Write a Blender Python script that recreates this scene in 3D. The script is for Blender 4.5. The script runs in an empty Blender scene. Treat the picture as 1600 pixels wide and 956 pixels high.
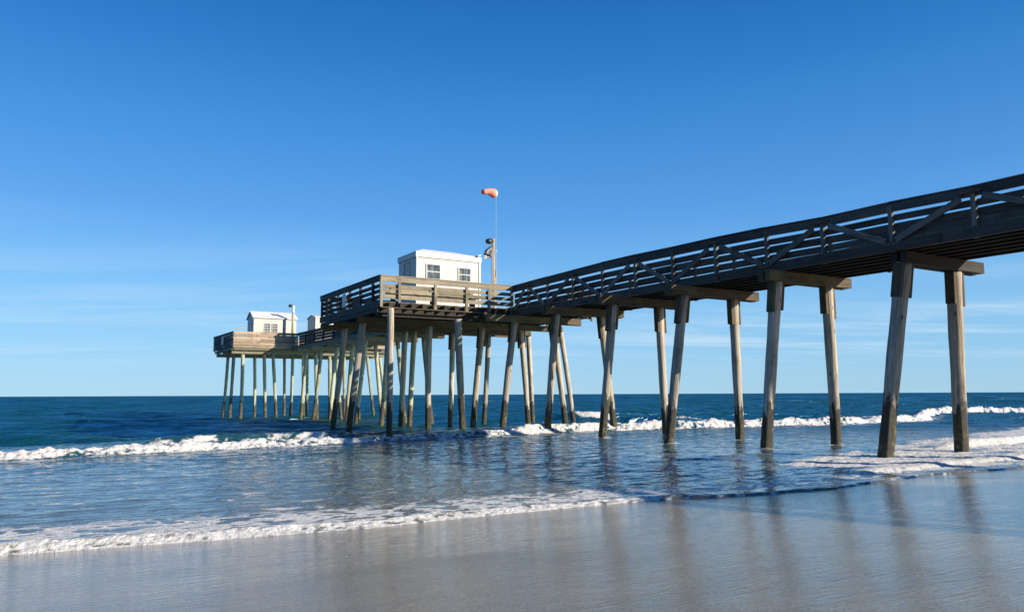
import bpy, bmesh, math, random
import numpy as np
from mathutils import Vector, Matrix
random.seed(7)
R = math.radians
scene = bpy.context.scene
C = scene.collection

# ------------------------------------------------------------------ camera
PITCH = math.atan(138/1190.); ROLL = math.atan(7/1600.); AZ = R(31.2023)
fw = Vector((0, math.cos(PITCH), math.sin(PITCH)))
up0 = Vector((0, -math.sin(PITCH), math.cos(PITCH))); rt0 = Vector((1, 0, 0))
rt = rt0*math.cos(ROLL) - up0*math.sin(ROLL); up = up0*math.cos(ROLL) + rt0*math.sin(ROLL)
cd = bpy.data.cameras.new('camera'); cam = bpy.data.objects.new('camera', cd); C.objects.link(cam)
cam.matrix_world = Matrix(((rt.x, up.x, -fw.x, 0), (rt.y, up.y, -fw.y, 0), (rt.z, up.z, -fw.z, 1.5), (0, 0, 0, 1)))
cd.sensor_width = 36; cd.lens = 1190/1600*36; cd.clip_start = .1; cd.clip_end = 200000
scene.camera = cam
# pier frame: U runs out to sea along the pier, V across it (to the right)
U = Vector((-math.sin(AZ), math.cos(AZ), 0)); V = Vector((math.cos(AZ), math.sin(AZ), 0))
def W(u, v, z): return Vector((U.x*u+V.x*v, U.y*u+V.y*v, z))

# ------------------------------------------------------------------ light
Ld = (U*2.05 - V*1.6 + Vector((0, 0, -1))).normalized()
S = -Ld
elev = math.asin(S.z); rot = math.atan2(S.x, S.y)
sl = bpy.data.lights.new('sun', 'SUN'); sl.energy = 5.0; sl.angle = R(.5); sl.color = (1, .89, .73)
so = bpy.data.objects.new('sun', sl); C.objects.link(so)
so.rotation_euler = Ld.to_track_quat('-Z', 'Y').to_euler(); so.location = (0, 0, 40)
scene.view_settings.view_transform = 'Standard'; scene.view_settings.look = 'None'
scene.view_settings.exposure = 0.8; scene.view_settings.gamma = 1
scene.cycles.max_bounces = 6

world = bpy.data.worlds.new('World'); scene.world = world; world.use_nodes = True
wn = world.node_tree; wn.nodes.clear()
class NT:
    """tiny node-graph helper"""
    def __init__(s, nt): s.nt = nt
    def n(s, typ, ins=None, **kw):
        nd = s.nt.nodes.new(typ)
        for k, v in kw.items(): setattr(nd, k, v)
        for k, v in (ins or {}).items():
            if isinstance(v, bpy.types.NodeSocket): s.nt.links.new(v, nd.inputs[k])
            else: nd.inputs[k].default_value = v
        return nd
    def m(s, op, a, b=None, c=None, clamp=False):
        ins = {0: a}
        if b is not None: ins[1] = b
        if c is not None: ins[2] = c
        return s.n('ShaderNodeMath', ins, operation=op, use_clamp=clamp).outputs[0]
    def vm(s, op, a, b=None):
        ins = {0: a}
        if b is not None: ins[1] = b
        return s.n('ShaderNodeVectorMath', ins, operation=op).outputs[0]
    def dot(s, a, b): return s.n('ShaderNodeVectorMath', {0: a, 1: b}, operation='DOT_PRODUCT').outputs['Value']
    def mix(s, f, a, b, blend='MIX'):
        nd = s.nt.nodes.new('ShaderNodeMix'); nd.data_type = 'RGBA'; nd.blend_type = blend; nd.clamp_result = False; nd.clamp_factor = True
        for k, v in ((0, f), (6, a), (7, b)):
            if isinstance(v, bpy.types.NodeSocket): s.nt.links.new(v, nd.inputs[k])
            else: nd.inputs[k].default_value = (*v, 1) if isinstance(v, tuple) and len(v) == 3 else v
        return nd.outputs[2]
    def noise(s, vec, scale=1, detail=3, rough=.5, dist=0):
        return s.n('ShaderNodeTexNoise', {'Vector': vec, 'Scale': scale, 'Detail': detail, 'Roughness': rough, 'Distortion': dist}).outputs[0]
    def ss(s, x, a, b):
        return s.n('ShaderNodeMapRange', {0: x, 1: a, 2: b, 3: 0., 4: 1.}, interpolation_type='SMOOTHSTEP').outputs[0]
    def comb(s, x, y, z): return s.n('ShaderNodeCombineXYZ', {0: x, 1: y, 2: z}).outputs[0]

g = NT(wn)
sky = g.n('ShaderNodeTexSky', sky_type='NISHITA', sun_disc=False, sun_elevation=elev, sun_rotation=rot,
          air_density=1.0, dust_density=.35, ozone_density=3.2, altitude=0)
tc = g.n('ShaderNodeTexCoord').outputs['Generated']
sep = g.n('ShaderNodeSeparateXYZ', {0: tc})
ramp = g.nt.nodes.new('ShaderNodeValToRGB'); ramp.color_ramp.interpolation = 'B_SPLINE'
g.nt.links.new(g.m('MULTIPLY', g.m('MAXIMUM', sep.outputs[2], 0.), 1.25), ramp.inputs[0])
stops = [(0., (.43, .69, .87)), (.05, (.33, .66, .95)), (.14, (.21, .54, .95)), (.225, (.105, .375, .87)), (.37, (.031, .235, .665)), (.477, (.013, .158, .52)), (.7, (.008, .10, .38))]
cr = ramp.color_ramp
while len(cr.elements) < len(stops): cr.elements.new(.5)
for e, (p_, c_) in zip(cr.elements, stops): e.position = p_*1.25; e.color = (*c_, 1)
sund = g.m('MAXIMUM', g.dot(tc, tuple(S)), 0.); left = g.m('ADD', 1., g.m('MULTIPLY', sep.outputs[0], -.10))
gl = g.m('MULTIPLY', left, g.m('ADD', 10., g.m('MULTIPLY', g.m('POWER', sund, 3.), 3.)))
grad = g.mix(1., ramp.outputs[0], g.comb(gl, gl, gl), 'MULTIPLY')
hs = g.mix(.92, sky.outputs[0], grad)
# thin cirrus streaks low over the sea
zz = g.m('ADD', g.m('MAXIMUM', sep.outputs[2], 0.), .05)
cx = g.m('DIVIDE', sep.outputs[0], zz); cy = g.m('DIVIDE', sep.outputs[1], zz)
cv = g.comb(g.m('MULTIPLY', cx, .22), g.m('MULTIPLY', cy, .75), 0.)
n1 = g.noise(cv, 1.3, 7, .62, .4); n2 = g.noise(g.comb(g.m('MULTIPLY', cx, .3), g.m('MULTIPLY', cy, .3), 3.), .5, 2)
band = g.m('MULTIPLY', g.ss(sep.outputs[2], .02, .07), g.m('SUBTRACT', 1., g.ss(sep.outputs[2], .13, .27)))
side = g.m('ADD', .6, g.m('MULTIPLY', .4, g.ss(sep.outputs[0], -.05, .35)))
cl = g.m('MULTIPLY', g.m('MULTIPLY', g.ss(n1, .42, .72), g.ss(n2, .32, .54)), g.m('MULTIPLY', band, side))
skyc = g.mix(g.m('MULTIPLY', cl, .85), hs, (6.6, 8.2, 9.6))
bg = g.n('ShaderNodeBackground', {'Color': skyc, 'Strength': .0575})
g.nt.links.new(bg.outputs[0], g.n('ShaderNodeOutputWorld').inputs[0])

# ------------------------------------------------------------------ numpy noise
_rng = np.random.default_rng(11); _perm = _rng.permutation(1024).astype(np.int64)
_ga = _rng.uniform(0, 2*np.pi, 1024); _gx, _gy = np.cos(_ga), np.sin(_ga)
def perlin(x, y):
    xi = np.floor(x).astype(np.int64); yi = np.floor(y).astype(np.int64); xf = x-xi; yf = y-yi
    def gr(ix, iy, dx, dy):
        h = _perm[(_perm[ix & 1023] + iy) & 1023]; return _gx[h]*dx + _gy[h]*dy
    su = xf*xf*xf*(xf*(xf*6-15)+10); sv = yf*yf*yf*(yf*(yf*6-15)+10)
    a = gr(xi, yi, xf, yf); b = gr(xi+1, yi, xf-1, yf); c = gr(xi, yi+1, xf, yf-1); d = gr(xi+1, yi+1, xf-1, yf-1)
    return 1.4*((a*(1-su)+b*su)*(1-sv) + (c*(1-su)+d*su)*sv)
def fbm(x, y, o=4, r=.5):
    s = 0; a = 1; t = 0
    for i in range(o):
        s = s + a*perlin(x*2**i+17.3*i, y*2**i-9.1*i); t += a; a *= r
    return s/t
def ss(x, a, b):
    t = np.clip((x-a)/(b-a), 0, 1); return t*t*(3-2*t)

# ------------------------------------------------------------------ materials
def mat(name):
    m = bpy.data.materials.new(name); m.use_nodes = True; m.node_tree.nodes.clear()
    g = NT(m.node_tree); out = g.n('ShaderNodeOutputMaterial'); return m, g, out
def finish(g, out, sh): g.nt.links.new(sh, out.inputs[0])
def pos(g): return g.n('ShaderNodeNewGeometry').outputs['Position']

def wood(name, ca, cb, stain, rough=.8, moss=None, bump=.35):
    """weathered timber; 'gco' = along-grain / across coordinates of each board"""
    m, g, out = mat(name)
    gc = g.n('ShaderNodeAttribute', attribute_name='gco').outputs['Vector']
    rnd = g.n('ShaderNodeAttribute', attribute_name='rnd').outputs['Fac']
    grain = g.noise(g.vm('MULTIPLY', gc, (1.2, 30., 30.)), 1, 5, .6)
    fine = g.noise(g.vm('MULTIPLY', gc, (3., 110., 110.)), 1, 3, .6)
    blotch = g.noise(g.vm('MULTIPLY', gc, (1.6, 4., 4.)), 1, 4, .6)
    col = g.mix(g.ss(grain, .3, .7), ca, cb)
    col = g.mix(g.ss(blotch, .5, .75), col, stain)
    col = g.mix(g.m('MULTIPLY', g.ss(fine, .6, .75), .6), col, tuple(c*.35 for c in ca))
    if moss: 
        ms = g.noise(pos(g), 1.7, 4, .6); col = g.mix(g.m('MULTIPLY', g.ss(ms, .52, .68), .65), col, moss)
    val = g.m('ADD', .72, g.m('MULTIPLY', rnd, .56))
    col = g.mix(1., col, g.comb(val, val, val), 'MULTIPLY')
    b = g.n('ShaderNodeBump', {'Height': g.m('ADD', grain, fine), 'Strength': bump, 'Distance': .012})
    p = g.n('ShaderNodeBsdfPrincipled', {'Base Color': col, 'Roughness': rough, 'Specular IOR Level': .3, 'Normal': b.outputs[0]})
    finish(g, out, p.outputs[0]); return m
M_rail = wood('weathered_shaded_timber', (.042, .040, .036), (.075, .071, .064), (.025, .024, .021))  # shade of the rail sides is put into this timber colour
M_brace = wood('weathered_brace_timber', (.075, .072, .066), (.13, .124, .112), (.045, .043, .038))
M_front = wood('weathered_sunlit_tan_timber', (.17, .142, .10), (.25, .215, .16), (.08, .066, .042), moss=(.14, .14, .07))  # paler copy of the rail timber for sunlit faces, with real moss
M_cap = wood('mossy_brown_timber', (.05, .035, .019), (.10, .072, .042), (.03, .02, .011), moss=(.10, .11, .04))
M_joist = wood('underside_shade_timber', (.02, .016, .012), (.035, .028, .021), (.012, .01, .008))  # shade under the deck is put into the timber colour
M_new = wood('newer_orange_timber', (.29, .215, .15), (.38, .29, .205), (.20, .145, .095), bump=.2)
M_newd = wood('treated_greenish_timber', (.12, .11, .075), (.18, .165, .115), (.07, .062, .04))
M_deck = wood('deck_boards', (.10, .09, .075), (.15, .135, .11), (.06, .052, .042))

def pile_mat(name, ca, cb, wet, algae):
    m, g, out = mat(name)
    gc = g.n('ShaderNodeAttribute', attribute_name='gco').outputs['Vector']
    rnd = g.n('ShaderNodeAttribute', attribute_name='rnd').outputs['Fac']
    P = pos(g); z = g.n('ShaderNodeSeparateXYZ', {0: P}).outputs[2]
    grain = g.noise(g.vm('MULTIPLY', gc, (1.0, 26., 26.)), 1, 6, .62)
    crack = g.noise(g.vm('MULTIPLY', gc, (.8, 34., 34.)), 1, 2, .5, .3)
    blotch = g.noise(g.vm('MULTIPLY', gc, (1.3, 2.5, 2.5)), 1, 5, .65)
    col = g.mix(g.ss(grain, .3, .7), ca, cb)
    col = g.mix(g.m('MULTIPLY', g.ss(blotch, .48, .72), .55), col, tuple(c*.5 for c in ca))
    ck = g.ss(crack, .66, .72)
    col = g.mix(g.m('MULTIPLY', ck, .8), col, (.03, .025, .02))
    knots = g.n('ShaderNodeTexVoronoi', {'Vector': g.vm('MULTIPLY', gc, (1.6, 5., 5.)), 'Scale': 1.}).outputs['Distance']
    col = g.mix(g.m('SUBTRACT', 1., g.ss(knots, .07, .13)), col, (.05, .04, .03))
    v = g.m('ADD', .8, g.m('MULTIPLY', rnd, .4)); col = g.mix(1., col, g.comb(v, v, v), 'MULTIPLY')
    # tide-wet band, algae and barnacles near the water
    nz = g.noise(P, 2.2, 5, .65); drip = g.noise(g.vm('MULTIPLY', P, (9., 9., .7)), 1, 3)
    zz = g.m('ADD', z, g.m('MULTIPLY', g.m('SUBTRACT', g.m('ADD', nz, drip), 1.), 1.5))
    zz = g.m('ADD', zz, g.m('MULTIPLY', g.m('SUBTRACT', rnd, .5), .45))
    w = g.m('SUBTRACT', 1., g.ss(zz, 1.0, 1.22)); col = g.mix(g.m('MULTIPLY', w, .96), col, wet)
    an = g.noise(P, 9, 4, .6)
    al = g.m('MULTIPLY', g.m('SUBTRACT', 1., g.ss(zz, .35, .8)), g.ss(an, .36, .62)); col = g.mix(al, col, algae)
    bn = g.n('ShaderNodeTexVoronoi', {'Vector': P, 'Scale': 75.}).outputs['Distance']
    ba = g.m('MULTIPLY', g.m('SUBTRACT', 1., g.ss(zz, .2, .55)), g.m('MULTIPLY', g.ss(an, .5, .7), .55)); col = g.mix(ba, col, (.27, .23, .13))
    h = g.m('SUBTRACT', g.m('ADD', grain, g.m('MULTIPLY', g.m('MULTIPLY', bn, w), 1.4)), g.m('MULTIPLY', ck, 1.2))
    b = g.n('ShaderNodeBump', {'Height': h, 'Strength': .6, 'Distance': .022})
    rg = g.m('SUBTRACT', .85, g.m('MULTIPLY', w, .35))
    p = g.n('ShaderNodeBsdfPrincipled', {'Base Color': col, 'Roughness': rg, 'Specular IOR Level': .35, 'Normal': b.outputs[0]})
    finish(g, out, p.outputs[0]); return m
M_pile = pile_mat('weathered_pile', (.22, .182, .135), (.45, .40, .33), (.022, .018, .012), (.065, .055, .014))
M_pileg = pile_mat('treated_pile', (.24, .24, .155), (.40, .40, .28), (.05, .04, .022), (.11, .085, .032))

def plain(name, col, rough=.5, metal=0, spec=.5, nscale=6, var=.12, bump=0):
    m, g, out = mat(name)
    n = g.noise(pos(g), nscale, 4, .6); c2 = tuple(c*(1-var*2) for c in col)
    ins = {'Base Color': g.mix(g.ss(n, .35, .7), col, c2), 'Roughness': rough, 'Metallic': metal, 'Specular IOR Level': spec}
    if bump: ins['Normal'] = g.n('ShaderNodeBump', {'Height': n, 'Strength': bump, 'Distance': .01}).outputs[0]
    finish(g, out, g.n('ShaderNodeBsdfPrincipled', ins).outputs[0]); return m
def siding(name, col):
    m, g, out = mat(name); P = pos(g)
    s = g.m('ADD', g.dot(P, tuple(V)), g.dot(P, tuple(U))); fr = g.m('FRACT', g.m('MULTIPLY', s, 3.3))
    gr = g.m('SUBTRACT', 1., g.ss(g.m('ABSOLUTE', g.m('SUBTRACT', fr, .5)), .02, .05))
    n = g.noise(g.vm('MULTIPLY', P, (3., 3., .8)), 1.2, 5, .6)
    c = g.mix(g.m('MULTIPLY', g.ss(n, .5, .8), .5), col, tuple(x*.8 for x in col)); c = g.mix(g.m('MULTIPLY', gr, .3), c, tuple(x*.6 for x in col))
    b = g.n('ShaderNodeBump', {'Height': gr, 'Strength': .4, 'Distance': -.01})
    finish(g, out, g.n('ShaderNodeBsdfPrincipled', {'Base Color': c, 'Roughness': .55, 'Normal': b.outputs[0]}).outputs[0]); return m
M_wall = siding('cream_siding', (.48, .47, .42)); M_trim = plain('white_trim', (.47, .465, .43), .45, var=.04)
M_roof = plain('white_metal_roof', (.66, .66, .63), .5, var=.06); M_glass = None
m, g, out = mat('window_pane')
n = g.noise(g.vm('MULTIPLY', pos(g), (14., 14., 2.)), 1, 3)
finish(g, out, g.n('ShaderNodeBsdfPrincipled', {'Base Color': g.mix(g.ss(n, .4, .65), (.05, .065, .07), (.17, .19, .20)), 'Roughness': .06}).outputs[0]); M_glass = m
M_steel = plain('galvanised_steel', (.42, .44, .45), .4, .7); M_black = plain('black_housing', (.025, .025, .028), .45)
M_grey = plain('grey_lamp_hood', (.10, .11, .115), .45); M_lens = plain('lamp_lens', (.55, .57, .58), .15); M_sign = plain('white_sign_panel', (.5, .5, .5), .5, var=.04)
M_shell = plain('bleached_shell', (.5, .44, .36), .5); M_bolt = plain('rusty_bolt', (.10, .05, .03), .7)
m, g, out = mat('orange_nylon')
gc = g.n('ShaderNodeAttribute', attribute_name='gco').outputs['Vector']
x = g.n('ShaderNodeSeparateXYZ', {0: gc}).outputs[0]
c = g.mix(g.ss(x, .75, .95), (.95, .40, .27), (.85, .14, .06)); c = g.mix(g.m('SUBTRACT', 1., g.ss(x, .05, .14)), c, (.9, .75, .7))
c = g.mix(g.m('MULTIPLY', g.ss(g.noise(pos(g), 9, 3), .45, .65), .5), c, (.95, .55, .42))
d = g.n('ShaderNodeBsdfPrincipled', {'Base Color': c, 'Roughness': .7}); t = g.n('ShaderNodeBsdfTranslucent', {'Color': c})
mx = g.n('ShaderNodeMixShader', {0: .35, 1: d.outputs[0], 2: t.outputs[0]}); finish(g, out, mx.outputs[0]); M_sock = m

# ---- sea
m, g, out = mat('sea_water'); P = pos(g)
foam = g.n('ShaderNodeAttribute', attribute_name='foam').outputs['Fac']
pu = g.dot(P, tuple(U)); pv = g.dot(P, tuple(V))
dist = g.n('ShaderNodeVectorMath', {0: P, 1: (0., 0., 0.)}, operation='DISTANCE').outputs['Value']
deep = g.ss(pu, 16., 34.); vdeep = g.ss(pu, 34., 160.)
cn = g.noise(g.comb(g.m('MULTIPLY', pu, .18), g.m('MULTIPLY', pv, .07), 0.), 1, 4, .6)
base = g.mix(g.ss(pu, 8.8, 12.), (.105, .105, .082), g.mix(g.ss(pu, 14., 20.), (.085, .115, .12), (.02, .065, .08)))
base = g.mix(deep, base, (.003, .040, .036)); base = g.mix(vdeep, base, (.0, .038, .044))
base = g.mix(g.m('MULTIPLY', g.ss(cn, .5, .75), .35), base, (.006, .04, .035))
cs = g.noise(g.comb(g.m('MULTIPLY', pu, .9), g.m('MULTIPLY', pv, .22), 2.), 1, 4, .65); kk = g.m('ADD', 1., g.m('MULTIPLY', deep, g.m('MULTIPLY', g.m('SUBTRACT', cs, .5), 1.6)))
base = g.mix(1., base, g.comb(kk, kk, kk), 'MULTIPLY')
def rip(su, sv, off, det=3, ro=.55): return g.noise(g.comb(g.m('MULTIPLY', pu, su), g.m('MULTIPLY', pv, sv), off), 1, det, ro, .35)
near = g.m('SUBTRACT', 1., g.ss(dist, 14., 45.)); mid = g.m('MULTIPLY', g.ss(dist, 12., 30.), g.m('SUBTRACT', 1., g.ss(dist, 90., 260.)))
far = g.ss(dist, 60., 200.)
h = g.m('MULTIPLY', g.m('MULTIPLY', rip(9., 3.2, 0.), near), .018)
h = g.m('ADD', h, g.m('MULTIPLY', g.m('MULTIPLY', rip(3., 1.3, 5.), g.m('ADD', g.m('MULTIPLY', near, .5), mid)), .13))
h = g.m('ADD', h, g.m('MULTIPLY', g.m('MULTIPLY', rip(.8, .35, 9., 4), g.ss(dist, 22., 50.)), .8))
h = g.m('ADD', h, g.m('MULTIPLY', g.m('MULTIPLY', rip(.16, .08, 13., 5, .65), far), 2.5))
bmp = g.n('ShaderNodeBump', {'Height': h, 'Strength': 1., 'Distance': 1.})
wat = g.n('ShaderNodeBsdfPrincipled', {'Base Color': base, 'Roughness': g.m('ADD', .06, g.m('MULTIPLY', g.ss(dist, 60., 400.), .10)), 'IOR': 1.45, 'Normal': bmp.outputs[0]})
# wind-roughened sea farther out: unresolved wave faces tilt towards the viewer and mirror higher, bluer sky
rr_ = g.noise(g.comb(g.m('MULTIPLY', pu, 1.1), g.m('MULTIPLY', pv, .35), 21.), 1, 5, .68)
rf_ = g.noise(g.comb(g.m('MULTIPLY', pu, .13), g.m('MULTIPLY', pv, .055), 31.), 1, 6, .7)
rmix = g.m('ADD', g.m('MULTIPLY', g.m('SUBTRACT', 1., far), rr_), g.m('MULTIPLY', far, rf_))
gl_ = g.n('ShaderNodeBsdfAnisotropic', {'Color': (.62, .92, .9, 1), 'Roughness': .5, 'Normal': bmp.outputs[0]}, distribution='BECKMANN')
df_ = g.n('ShaderNodeBsdfDiffuse', {'Color': base, 'Normal': bmp.outputs[0]})
rough_sea = g.n('ShaderNodeMixShader', {0: g.m('ADD', .17, g.m('MULTIPLY', g.ss(rmix, .38, .66), .50)), 1: df_.outputs[0], 2: gl_.outputs[0]})
wmix = g.n('ShaderNodeMixShader', {0: g.ss(dist, 18., 40.), 1: wat.outputs[0], 2: rough_sea.outputs[0]})
fn = g.noise(g.comb(g.m('MULTIPLY', pu, 16.), g.m('MULTIPLY', pv, 9.), 0.), 1, 4, .65)
ff = g.ss(g.m('ADD', foam, g.m('MULTIPLY', g.m('SUBTRACT', fn, .5), .55)), .30, .62)
fb = g.n('ShaderNodeBump', {'Height': g.noise(P, 13, 5, .7), 'Strength': 1., 'Distance': .06})
fo = g.n('ShaderNodeBsdfPrincipled', {'Base Color': g.mix(g.ss(fn, .3, .7), (.46, .45, .42), (.74, .73, .70)), 'Roughness': .75, 'Normal': fb.outputs[0],
     'Subsurface Weight': 0.})
mx = g.n('ShaderNodeMixShader', {0: ff, 1: wmix.outputs[0], 2: fo.outputs[0]}); finish(g, out, mx.outputs[0]); M_sea = m

# ---- wet sand
m, g, out = mat('wet_sand'); P = pos(g); pu = g.dot(P, tuple(U)); pv = g.dot(P, tuple(V))
def rip(su, sv, off, det=3, ro=.55): return g.noise(g.comb(g.m('MULTIPLY', pu, su), g.m('MULTIPLY', pv, sv), off), 1, det, ro, .2)
a = rip(1.3, .45, 0., 5, .6); b = g.noise(P, 170, 3, .7); l = rip(26., 3.2, 4., 3, .6); bl = rip(.5, .3, 8., 3)
col = g.mix(g.ss(a, .3, .7), (.180, .138, .064), (.235, .184, .094)); col = g.mix(g.m('MULTIPLY', g.ss(b, .55, .68), .65), col, (.04, .03, .022))
col = g.mix(g.m('MULTIPLY', g.ss(b, .5, .32), .45), col, (.36, .31, .24))
gn = g.noise(P, 75, 3, .7); gk = g.m('ADD', .55, g.m('MULTIPLY', g.ss(gn, .3, .7), .9)); col = g.mix(1., col, g.comb(gk, gk, gk), 'MULTIPLY')  # grain speckle, with tiny shadows between grains painted into the colour
hh = g.m('ADD', g.m('MULTIPLY', l, .008), g.m('MULTIPLY', g.noise(P, 60, 4, .75), .0009)); hh = g.m('ADD', hh, g.m('MULTIPLY', rip(6., 2., 2., 3), .005))
bmp = g.n('ShaderNodeBump', {'Height': hh, 'Strength': .9, 'Distance': 1.})
wetn = g.m('ADD', .03, g.m('MULTIPLY', g.ss(bl, .3, .7), .08))
p = g.n('ShaderNodeBsdfPrincipled', {'Base Color': col, 'Roughness': .6, 'Specular IOR Level': .3, 'Normal': bmp.outputs[0],
     'Coat Weight': 1., 'Coat IOR': 1.47, 'Coat Roughness': wetn, 'Coat Normal': bmp.outputs[0]})
finish(g, out, p.outputs[0]); M_sand = m

# ------------------------------------------------------------------ object helpers
def tag(o, label=None, cat=None, group=None, kind=None):
    for k, v in (('label', label), ('category', cat), ('group', group), ('kind', kind)):
        if v: o[k] = v
    return o
def empty(name, loc):
    o = bpy.data.objects.new(name, None); C.objects.link(o); o.location = loc; o.empty_display_size = .3; return o
def root_loc(p):
    while p is not None:
        if p.parent is None: return Vector(p.location)
        p = p.parent
    return Vector((0, 0, 0))
class MB:
    """collects boards / tubes (world coordinates) into ONE mesh, with grain coordinates"""
    def __init__(s): s.v = []; s.f = []; s.g = []; s.r = []
    def hexa(s, P8, gsize):
        off = (random.uniform(0, 50), random.uniform(0, 9), random.uniform(0, 9)); rr = random.random(); b = len(s.v)
        L, w, h = gsize
        for i, p in enumerate(P8):
            s.v.append(tuple(p)); q = ((i >> 2) & 1, (i >> 1) & 1, i & 1)
            s.g.append((off[0]+q[0]*L, off[1]+q[1]*w, off[2]+q[2]*h)); s.r.append(rr)
        for f in ((0, 1, 3, 2), (4, 6, 7, 5), (0, 4, 5, 1), (2, 3, 7, 6), (0, 2, 6, 4), (1, 5, 7, 3)): s.f.append(tuple(b+i for i in f))
    def beam(s, a, b, w, h, upv=Vector((0, 0, 1)), vertical_ends=True):
        """board from a to b (centre line), w across horizontally, h high"""
        a = Vector(a); b = Vector(b); d = (b-a); L = d.length; dn = d.normalized()
        side = dn.cross(upv)
        if side.length < 1e-3: side = Vector(V)
        side.normalize(); u2 = side.cross(dn).normalized() if not vertical_ends else Vector(upv)
        P = []
        for e in (a, b):
            for sd in (-.5, .5):
                for hh in (-.5, .5): P.append(e + side*w*sd + u2*h*hh)
        s.hexa(P, (L, w, h)); return s
    def box(s, u0, u1, v0, v1, z0, z1):
        P = [W(u, v, z) for u in (u0, u1) for v in (v0, v1) for z in (z0, z1)]
        # grain along the longest side
        d = (u1-u0, v1-v0, z1-z0); k = int(np.argmax(d))
        if k == 0: s.hexa(P, d)
        elif k == 1: s.hexa([W(u, v, z) for v in (v0, v1) for u in (u0, u1) for z in (z0, z1)], (d[1], d[0], d[2]))
        else: s.hexa([W(u, v, z) for z in (z0, z1) for u in (u0, u1) for v in (v0, v1)], (d[2], d[0], d[1]))
        return s
    def tube(s, pts, rad, n=14, cap=True, squash=None):
        off = (random.uniform(0, 50), random.uniform(0, 9), random.uniform(0, 9)); rr = random.random(); b = len(s.v); run = 0
        pts = [Vector(p) for p in pts]
        for i, p in enumerate(pts):
            d = (pts[min(i+1, len(pts)-1)]-pts[max(i-1, 0)]).normalized(); x = d.cross(Vector((.3, .9, .1))).normalized(); y = d.cross(x)
            if i: run += (p-pts[i-1]).length
            rd = rad[i] if hasattr(rad, '__len__') else rad
            for k in range(n):
                a = 2*math.pi*k/n; rk = rd if not callable(squash) else rd*squash(i, k)
                s.v.append(tuple(p+x*math.cos(a)*rk+y*math.sin(a)*rk)); s.g.append((off[0]+run, off[1]+math.cos(a)*.17, off[2]+math.sin(a)*.17)); s.r.append(rr)
        m = len(pts)
        for i in range(m-1):
            for k in range(n): s.f.append((b+i*n+k, b+i*n+(k+1) % n, b+(i+1)*n+(k+1) % n, b+(i+1)*n+k))
        if cap: s.f.append(tuple(b+k for k in range(n))[::-1]); s.f.append(tuple(b+(m-1)*n+k for k in range(n)))
        return s
    def poly(s, pts, faces):
        b = len(s.v); rr = random.random()
        for p in pts: s.v.append(tuple(p)); s.g.append(tuple(p)); s.r.append(rr)
        for f in faces: s.f.append(tuple(b+i for i in f))
        return s
    def build(s, name, material, parent=None, smooth=False, origin=None):
        me = bpy.data.meshes.new(name); o = bpy.data.objects.new(name, me)
        L = root_loc(parent) if parent is not None else (Vector(origin) if origin is not None else Vector((0, 0, 0)))
        me.from_pydata([(x-L.x, y-L.y, z-L.z) for x, y, z in s.v], [], s.f)
        at = me.attributes.new('gco', 'FLOAT_VECTOR', 'POINT'); at.data.foreach_set('vector', [c for g_ in s.g for c in g_])
        ar = me.attributes.new('rnd', 'FLOAT', 'POINT'); ar.data.foreach_set('value', s.r)
        bm = bmesh.new(); bm.from_mesh(me); bmesh.ops.recalc_face_normals(bm, faces=bm.faces); bm.to_mesh(me); bm.free()
        if smooth: me.polygons.foreach_set('use_smooth', [True]*len(me.polygons)); 
        me.materials.append(material); C.objects.link(o)
        if parent is not None: o.parent = parent
        elif origin is not None: o.location = origin
        return o

# ------------------------------------------------------------------ shore profiles
_sv = np.array([-60, -.3, .8, 1.9, 3.3, 5.1, 7.1, 8.9, 10.1, 11.7, 13.4, 15.8, 60.]); _su = np.array([10.5, 8.93, 8.77, 8.43, 8.3, 8.35, 8.27, 7.68, 7.5, 7.75, 7.9, 7.7, 7.4])
_bv = np.array([-80, -.8, 2.2, 4.8, 6.6, 9.6, 11.6, 14.8, 18.1, 20.4, 25.3, 32.6, 36.9, 41, 46, 50, 70, 200.])
_bu = np.array([19.8, 20.4, 20.8, 21.2, 21.2, 21.6, 21.6, 22.6, 23.0, 22.3, 21.8, 21.2, 21.4, 24., 26.5, 28.5, 31, 40.])
_bA = np.array([.14, .14, .15, .17, .16, .08, .13, .22, .27, .27, .27, .27, .30, .33, .34, .34, .3, .3])
def zsand(u): return np.where(u < 8, .04+.045*(8-np.maximum(u, -4)), .04-.05*(np.minimum(u, 90)-8)) + np.where(u < -4, (-4-np.maximum(u, -60))*.02, 0)
def smooth_interp(x, xp, fp, w=.6):
    return sum(np.interp(x+d, xp, fp) for d in (-w, -w/2, 0, w/2, w))/5
def polar(rs, th):
    Rr, T = np.meshgrid(rs, th, indexing='ij'); return Rr*np.sin(T), Rr*np.cos(T)
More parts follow.
